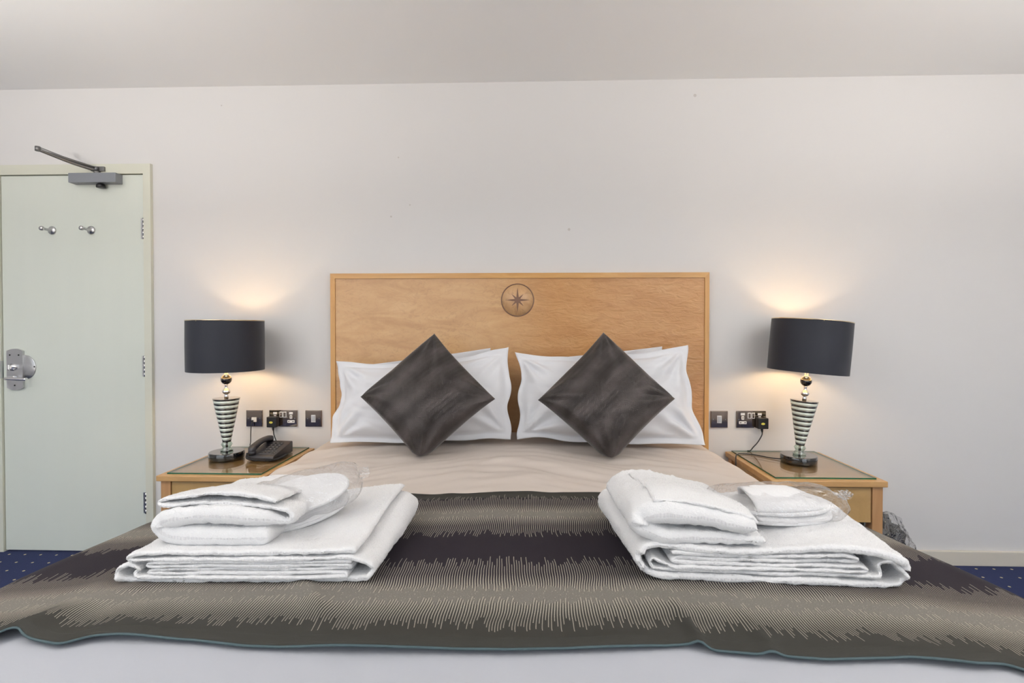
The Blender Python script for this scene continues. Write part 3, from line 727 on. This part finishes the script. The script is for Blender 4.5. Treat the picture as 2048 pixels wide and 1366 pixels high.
def frame(pos, ex, ey):
    ex = Vector(ex).normalized(); ey = Vector(ey); ey = (ey - ex * ey.dot(ex)).normalized(); ez = ex.cross(ey)
    return Matrix(((ex.x, ey.x, ez.x, pos[0]), (ex.y, ey.y, ez.y, pos[1]), (ex.z, ey.z, ez.z, pos[2]), (0, 0, 0, 1)))
GS = 'white slippers in clear packets'; GP = 'clear film packets tucked under the small towels'
FL = frame((-.548, -1.428, .772), (.84, .42, .165), (-.42, .80, .46))
FL2 = FL @ Matrix.Translation((.006, .006, .012))
FLIP = Matrix.Rotation(pi, 4, 'X')
slipper(FL @ Matrix.Translation((0, 0, -.018)), 'white slipper in the left clear packet, lying lower of the pair', GS, .008); slipper(FL @ Matrix.Translation((.006, .006, .030)) @ FLIP, 'white slipper in the left clear packet, lying upper of the pair', GS, .008)
packet(FL @ Matrix.Translation((.012, .006, -.006)), 'clear film slipper packet sticking up from the left towel pile', GP, .148, .068, .030, 2)
FR = frame((.572, -1.395, .757), (.99, .06, 0), (-.06, .99, .12))
slipper(FR, 'white slipper in the right clear packet, underneath of the pair', GS, .006); slipper(FR @ Matrix.Translation((-.004, .004, .020)), 'white slipper in the right clear packet, on top of the pair', GS, .026)
packet(FR @ Matrix.Translation((.003, .006, -.004)), 'clear film slipper packet lying flat on the right towel pile', GP, .146, .074, .032, 8)

# ------------------------------------------------------------------ nightstands
def nightstand(x0, x1, yf, zt, lab, cable=False):
    o = thing('nightstand', lab, 'nightstand', ((x0 + x1) / 2, yf / 2, 0), 'maple nightstands beside the bed')
    m = MB(); m.box(x0, x1, yf, -.004, zt - .024, zt, .003); m.build('top', 'ns_wood', o)
    lw = .042; zi = zt - .024
    for lx in (x0 + .012, x1 - .012 - lw):
        for ly in (yf + .012, -.012 - lw):
            m = MB(); m.box(lx, lx + lw, ly, ly + lw, 0, zi, .002); m.build('leg', 'ns_leg', o)
    m = MB(); a, b = x0 + .012 + lw, x1 - .012 - lw
    for lx in (x0 + .022, x1 - .040): m.box(lx, lx + .018, yf + .012 + lw, -.012 - lw, zi - .155, zi)
    m.box(a, b, -.035, -.017, zi - .155, zi); m.box(a, b, yf + .05, -.035, zi - .155, zi - .147); m.build('carcass', 'ns_wood', o)
    m = MB(); m.box(a + .003, b - .003, yf + .016, yf + .034, zi - .150, zi - .006, .002); m.build('drawer', 'ns_drawer', o)
    return o
nightstand(1.0, 1.466, -.490, .562, 'maple nightstand on the right of the bed')
nightstand(-1.575, -1.11, -.505, .562, 'maple nightstand between the green door and the bed')
def glass(x0, x1, yf, z, lab):
    m = MB(); m.box(x0, x1, yf, -.012, z + .0006, z + .0066)
    m.bm.faces.ensure_lookup_table()
    m.bm.normal_update()
    for f in m.bm.faces: f.material_index = 0 if abs(f.normal.z) > .5 else 1
    o = m.build('glass_sheet', ['sheet_glass', 'glass_edge']); return tag(o, lab, 'glass top', 'protective glass sheets')
glass(1.028, 1.438, -.462, .562, 'clear green-edged glass sheet on the right nightstand')
glass(-1.545, -1.135, -.480, .562, 'clear green-edged glass sheet on the left nightstand')
ZG = .5690

# ------------------------------------------------------------------ table lamps
def lamp(x, y, lean, lab, power, shade_dx=0.0):
    o = thing('table_lamp', lab, 'lamp', (x, y, ZG), 'table lamps with striped glass cones')
    T0 = Matrix.Translation((x, y, ZG)); T = T0 @ Matrix.Rotation(lean, 4, 'Y')
    def L(prof, name, mat, z=0, T=T, seg=48, cap=True, parent=o):
        m = MB(); m.lathe([(r, zz + z) for r, zz in prof], (0, 0, 0), seg, T, cap); return m.build(name, mat, parent)
    L([(.0745, 0), (.0765, .003), (.0765, .030), (.074, .033)], 'base', 'black_gloss', T=T0)
    L([(.026, .033), (.028, .040), (.021, .046), (.017, .052), (.021, .060), (.025, .066), (.021, .073), (.018, .078)], 'collar', 'lamp_glass')
    L([(.0055, .033), (.0055, .33)], 'rod', 'chrome', seg=16)
    z0, z1, r0, r1 = .078, .286, .0185, .0585; n = 19; z = z0
    for k in range(n):
        th = (z1 - z0) / n * (.80 if k % 2 == 0 else 1.22); th = min(th, z1 - z)
        ra = r0 + (r1 - r0) * (z - z0) / (z1 - z0); rb = r0 + (r1 - r0) * (z + th - z0) / (z1 - z0)
        if k % 2 == 0: L([(ra, z), (rb, z + th)], 'black_disc', 'black_gloss')
        else: L([(ra - .0006, z), (rb - .0006, z + th)], 'glass_disc', 'lamp_disc')
        z += th
    L([(.009, z1), (.009, z1 + .012), (.006, z1 + .016), (.017, z1 + .026), (.0195, z1 + .031), (.012, z1 + .040), (.007, z1 + .048), (.006, z1 + .056), (.008, z1 + .060), (.008, z1 + .066)], 'neck', 'chrome', seg=32)
    zb = z1 + .066 + .022
    L([(.024 * sin(pi * k / 20) + .0001, zb - .024 * cos(pi * k / 20)) for k in range(21)], 'ball', 'black_gloss', seg=40)
    L([(.009, zb + .020), (.012, zb + .024), (.0075, zb + .027), (.0075, zb + .062)], 'stem', 'chrome', seg=24)
    zs0 = zb + .044; zs1 = zs0 + .238; rs = .165
    TS = T @ Matrix.Translation((shade_dx, 0, 0))
    sh = L([(rs, zs0), (rs + .001, (zs0 + zs1) / 2), (rs, zs1)], 'lamp_shade', 'shade', T=TS, seg=96, cap=False)
    L([(rs - .0025, zs0), (rs - .0025, zs1)], 'lining', 'shade_lining', T=TS, seg=96, cap=False, parent=sh)
    m = MB(); m.lathe([(rs - .003, zs1 - .004), (rs + .0012, zs1 - .004), (rs + .0012, zs1), (rs - .003, zs1), (rs - .003, zs1 - .004)], (0, 0, 0), 96, TS, False)
    for k in range(3):
        a = 2 * pi * k / 3 + .3; m.tube([TS @ Vector((.012 * cos(a), .012 * sin(a), zs0 + .05)), TS @ Vector((rs * cos(a), rs * sin(a), zs1 - .004))], .0016, 6)
    m.build('shade_ring', 'brass', sh)
    L([(.015, zb + .060), (.015, zb + .088)], 'bulb_holder', 'white_plastic', seg=24)
    zc = zb + .122
    L([(.014, zb + .088), (.018, zb + .098), (.029, zc), (.026, zc + .018), (.014, zc + .029), (.002, zc + .032)], 'bulb', 'bulb', seg=24)
    return o
lampL = lamp(-1.434, -.235, 0, 'table lamp with black drum shade, on the left nightstand beside the telephone', 3.2)
lampR = lamp(1.253, -.215, R(4.8), 'leaning table lamp with black drum shade, on the right nightstand', 3.2)
# lamp flex on the right glass top
m = MB(); m.tube(cr([(1.20, -.20, ZG + .006), (1.15, -.165, ZG + .003), (1.10, -.11, ZG + .003), (1.055, -.09, ZG + .003), (1.018, -.105, ZG + .003), (.985, -.17, ZG - .01), (.985, -.18, .42)], 8), .0028, 8)
m.build('flex', 'black_plastic', lampR)

# ------------------------------------------------------------------ sockets, switches, plugs
def plate(name, x0, x1, z0, z1, lab, cat, grp=None):
    o = thing(name, lab, cat, ((x0 + x1) / 2, 0, (z0 + z1) / 2), grp)
    m = MB(); m.box(x0, x1, -.008, 0, z0, z1, .0022, 3); m.build('faceplate', 'nickel', o)
    zc = (z0 + z1) / 2
    for sx in (x0 + .0125, x1 - .0125):
        m = MB(); m.lathe([(.0032, 0), (.0028, .001)], (0, 0, 0), 12, Matrix.Translation((sx, -.008, zc)) @ Matrix.Rotation(R(90), 4, 'X')); m.build('screw', 'chrome', o)
    return o
def ins(o, x0, x1, z0, z1, name, y=-.0095, mat='white_plastic', bev=.0008):
    m = MB(); m.box(x0, x1, y, -.0075, z0, z1, bev); return m.build(name, mat, o)
def switch(x0, z0, lab):
    o = plate('light_switch', x0, x0 + .086, z0, z0 + .086, lab, 'switch', 'single switches beside the headboard'); c = x0 + .043; zc = z0 + .043
    ins(o, c - .0115, c + .0115, zc - .019, zc + .019, 'switch_surround')
    m = MB(); m.box(c - .008, c + .008, -.013, -.009, zc - .015, zc + .015, .001, mat=Matrix.Translation((0, -.0, 0))); m.build('rocker', 'steel', o)
switch(-1.157, .674, 'single dark nickel switch just left of the headboard'); switch(.925, .682, 'single dark nickel switch just right of the headboard')
def sock(x0, z0, lab):
    o = plate('double_socket', x0, x0 + .148, z0, z0 + .086, lab, 'socket', 'double wall sockets'); c = x0 + .074
    for s in (-1, 1):
        g = c + s * .042
        ins(o, g - .010, g + .010, z0 + .064, z0 + .076, 'indicator'); ins(o, g - .0065, g + .0065, z0 + .042, z0 + .060, 'earth_socket'); ins(o, g - .019, g + .019, z0 + .020, z0 + .034, 'pin_socket')
        m = MB(); m.box(g - .0018, g + .0018, -.0099, -.0094, z0 + .047, z0 + .055)
        for d in (-.011, .011): m.box(g + d - .0035, g + d + .0035, -.0099, -.0094, z0 + .025, z0 + .029)
        m.build('pin_slot', 'dark_gap', o)
        q = c + s * .0095; ins(o, q - .0085, q + .0085, z0 + .048, z0 + .078, 'switch_surround')
        m = MB(); m.box(q - .0048, q + .0048, -.013, -.0092, z0 + .052, z0 + .074, .001); m.build('rocker', 'nickel', o)
sock(-1.348, .674, 'double mains socket above the telephone, plug in its left outlet')
sock(1.053, .682, 'double mains socket right of the bed, plug in its right outlet')
o = plate('telephone_socket', -1.470, -1.384, .673, .759, 'square telephone socket plate above the telephone, nearest the left lamp', 'socket')
ins(o, -1.440, -1.414, .698, .722, 'jack_module', -.011)
def plug(cx, z0, lab, wire):
    o = thing('mains_plug', lab, 'plug', (cx, -.009, z0 + .025), 'black plugs in the sockets')
    m = MB(); m.box(cx - .0255, cx + .0255, -.044, -.0102, z0, z0 + .054, .004, 3); m.build('plug_body', 'black_plastic', o)
    m = MB(); m.lathe([(.0095, 0), (.009, .0006)], (0, 0, 0), 24, Matrix.Translation((cx - .002, -.044, z0 + .026)) @ Matrix.Rotation(R(90), 4, 'X') @ Matrix.Scale(.6, 4, (0, 1, 0))); m.build('plug_label', 'yellow_print', o)
    m = MB(); m.tube([(cx, -.026, z0 + .002), (cx + .001, -.026, z0 - .012), (cx + .002, -.026, z0 - .020)], lambda t: .0065 - .003 * t, 10)
    m.tube(cr([(cx + .002, -.026, z0 - .016)] + wire, 8), .0028, 8); m.build('flex', 'black_plastic', o)
plug(-1.318, .676, 'black plug in the socket above the telephone', [(-1.312, -.028, .635), (-1.298, -.032, .602), (-1.288, -.04, .585), (-1.27, -.04, ZG + .005)])
plug(1.172, .684, 'black plug in the socket right of the bed', [(1.170, -.03, .650), (1.150, -.03, .615), (1.128, -.03, .590), (1.115, -.028, ZG + .004), (1.10, -.03, ZG + .003)])

# ------------------------------------------------------------------ telephone
ph = thing('telephone', 'charcoal corded desk telephone on the left nightstand, in front of the sockets', 'telephone', (-1.27, -.20, ZG))
TP = Matrix.Translation((-1.243, -.195, ZG)) @ Matrix.Rotation(R(-4), 4, 'Z') @ Matrix.Scale(.84, 4)
W2, D2 = .078, .100
m = MB(); prof = [(-D2, .004), (-D2 - .004, .014), (-D2 + .006, .026), (-D2 + .10, .046), (D2 - .004, .068), (D2, .062), (D2, .004)]
A = [TP @ Vector((-W2, y, z)) for y, z in prof]
b = bmesh.new(); va = [b.verts.new((-W2, y, z)) for y, z in prof]; vb = [b.verts.new((W2, y, z)) for y, z in prof]
b.faces.new(va); b.faces.new(vb[::-1])
for i in range(len(prof)): b.faces.new([va[i], vb[i], vb[(i + 1) % len(prof)], va[(i + 1) % len(prof)]])
bmesh.ops.recalc_face_normals(b, faces=b.faces[:]); bmesh.ops.bevel(b, geom=b.edges[:], offset=.004, segments=3, profile=.6, affect='EDGES')
for v in b.verts: v.co = TP @ v.co
m.merge(b, True); m.box(-W2 + .006, W2 - .006, -D2 + .006, D2 - .006, 0, .006, mat=TP); m.build('body', 'phone_plastic', ph)
def topz(y): return interp(y, [(-D2, .027), (-D2 + .10, .0465), (D2, .069)])
SL = math.atan2(.0205, .10)
kb = None
for r in range(4):
    for c in range(3):
        y = -.018 + r * .024; x = -.012 + c * .024
        m = MB(); KT = TP @ Matrix.Translation((x, y, topz(y))) @ Matrix.Rotation(SL, 4, 'X'); m.box(-.0082, .0082, -.0062, .0062, -.001, .0035, .001, mat=KT)
        k = m.build('key', 'phone_key', ph)
        m = MB(); m.box(-.003, .003, -.0012, .0012, .0034, .0038, mat=KT); m.build('key_print', 'key_print', k)
for r in range(2):
    for c in range(4):
        y = -.062 + r * .018; x = -.016 + c * .021
        m = MB(); KT = TP @ Matrix.Translation((x, y, topz(y))) @ Matrix.Rotation(SL, 4, 'X'); m.box(-.007, .007, -.003, .003, -.001, .0025, .0008, mat=KT); m.build('key', 'phone_key', ph)
m = MB()
for r in range(3):
    y = -.074 + r * .018; KT = TP @ Matrix.Translation((.015, y, topz(y))) @ Matrix.Rotation(SL, 4, 'X'); m.box(-.040, .045, -.0006, .0006, .000, .0006, mat=KT)
m.build('key_legend', 'key_print', ph)
# handset: arched bar with two cups
m = MB(); P = []; n = 30
for i in range(n + 1):
    t = i / n; y = -.104 + .212 * t
    hz_ = .012 + .026 * sin(pi * t) ** .8; c = .052 + .028 * t + .018 * sin(pi * t)
    e = min(1, (min(t, 1 - t) * 12 + .05)) ** .5; hw = (.023 - .004 * sin(pi * t)) * e; hh = (.014 + .006 * (abs(2 * t - 1) ** 3)) * e
    P.append([TP @ Vector((-.058 + hw * math.copysign(abs(cos(a)) ** .6, cos(a)), y, c + hh * math.copysign(abs(sin(a)) ** .7, sin(a)))) for a in [2 * pi * k / 24 for k in range(24)]])
V = m.grid(P, closed=True); m.face(V[0][::-1]); m.face(V[-1])
for y, z in ((-.082, .036), (.085, .072)): m.lathe([(.020, -.006), (.022, .004), (.020, .014)], (0, 0, 0), 24, TP @ Matrix.Translation((-.058, y, z)))
hs = m.build('handset', 'phone_plastic', ph)
m = MB(); path = cr([(-.072, -.105, .040), (-.066, -.118, .018), (-.03, -.124, .010), (.02, -.126, .008), (.065, -.115, .008), (.092, -.080, .008), (.094, -.03, .008), (.088, .02, .010)], 12)
co = []; N = 1500
Lc = len(path) - 1
for i in range(N + 1):
    t = i / N * Lc; k = min(int(t), Lc - 1); p = path[k].lerp(path[k + 1], t - k); d = (path[k + 1] - path[k]).normalized()
    a = d.cross(Vector((0, 0, 1))).normalized(); b2 = a.cross(d); an = i / N * 2 * pi * 62
    co.append(TP @ (p + (a * cos(an) + b2 * sin(an)) * .0048))
m.tube(co, .0016, 5); m.build('coiled_cord', 'black_plastic', ph)
m = MB(); m.tube(cr([(-1.433, -.014, .702), (-1.434, -.022, .690), (-1.435, -.026, .65), (-1.434, -.03, .60), (-1.425, -.045, .578), (-1.36, -.07, ZG + .004), (-1.30, -.075, ZG + .004), (-1.262, -.086, ZG + .008)], 8), .0022, 8)
m.box(-1.437, -1.429, -.020, -.010, .698, .708); m.build('line_cord', 'black_plastic', ph)

# ------------------------------------------------------------------ plastic-wrapped bundle behind the right nightstand
def blob(name, mat, c, r, seed, amp, parent=None, n=48):
    m = MB(); P = []
    for i in range(n + 1):
        th = pi * i / n; row = []
        for j in range(n * 2):
            a = 2 * pi * j / (2 * n); d = Vector((sin(th) * cos(a), sin(th) * sin(a), cos(th)))
            k = 1 + amp * noise.noise(d * 2.2 + Vector((seed, 0, 0))) + amp * .7 * abs(noise.noise(d * 6 + Vector((0, seed, 0))))
            p = Vector((c[0] + d.x * r[0] * k, c[1] + d.y * r[1] * k, c[2] + d.z * r[2] * k)); p.z = max(p.z, .003 if parent is None or name == 'wrapping' else .006); row.append(p)
        P.append(row)
    m.grid(P, closed=True); return m.build(name, mat, parent)
bl = thing('wrapped_bundle', 'dark bundle in crumpled clear plastic on the floor behind the right nightstand', 'bundle', (1.63, -.12, 0))
blob('filling', 'bag', (1.60, -.14, .165), (.165, .10, .155), 3, .22, bl); blob('wrapping', 'film', (1.64, -.14, .155), (.165, .11, .165), 9, .2, bl)

# ------------------------------------------------------------------ added uplighter fittings around the ceiling fill lights, out of view
for i, (x, y) in enumerate(FILL):
    o = thing('added_uplighter', 'added unseen steel uplighter brightening the ceiling, standing %s the foot of the bed' % ('left of', 'right of')[i], 'lamp', (x, y, 0), 'added ceiling-fill uplighters')
    m = MB(); m.lathe([(.13, 0), (.13, .015), (.02, .022)], (x, y, 0), 40); m.build('base', 'steel', o)
    m = MB(); m.lathe([(.012, .02), (.012, 1.50)], (x, y, 0), 16); m.build('pole', 'steel', o)
    m = MB(); m.lathe([(.02, 1.49), (.09, 1.51), (.15, 1.56), (.175, 1.62), (.170, 1.62), (.145, 1.565), (.09, 1.52), (.01, 1.50)], (x, y, 0), 48, cap=False); m.build('bowl', 'steel', o)
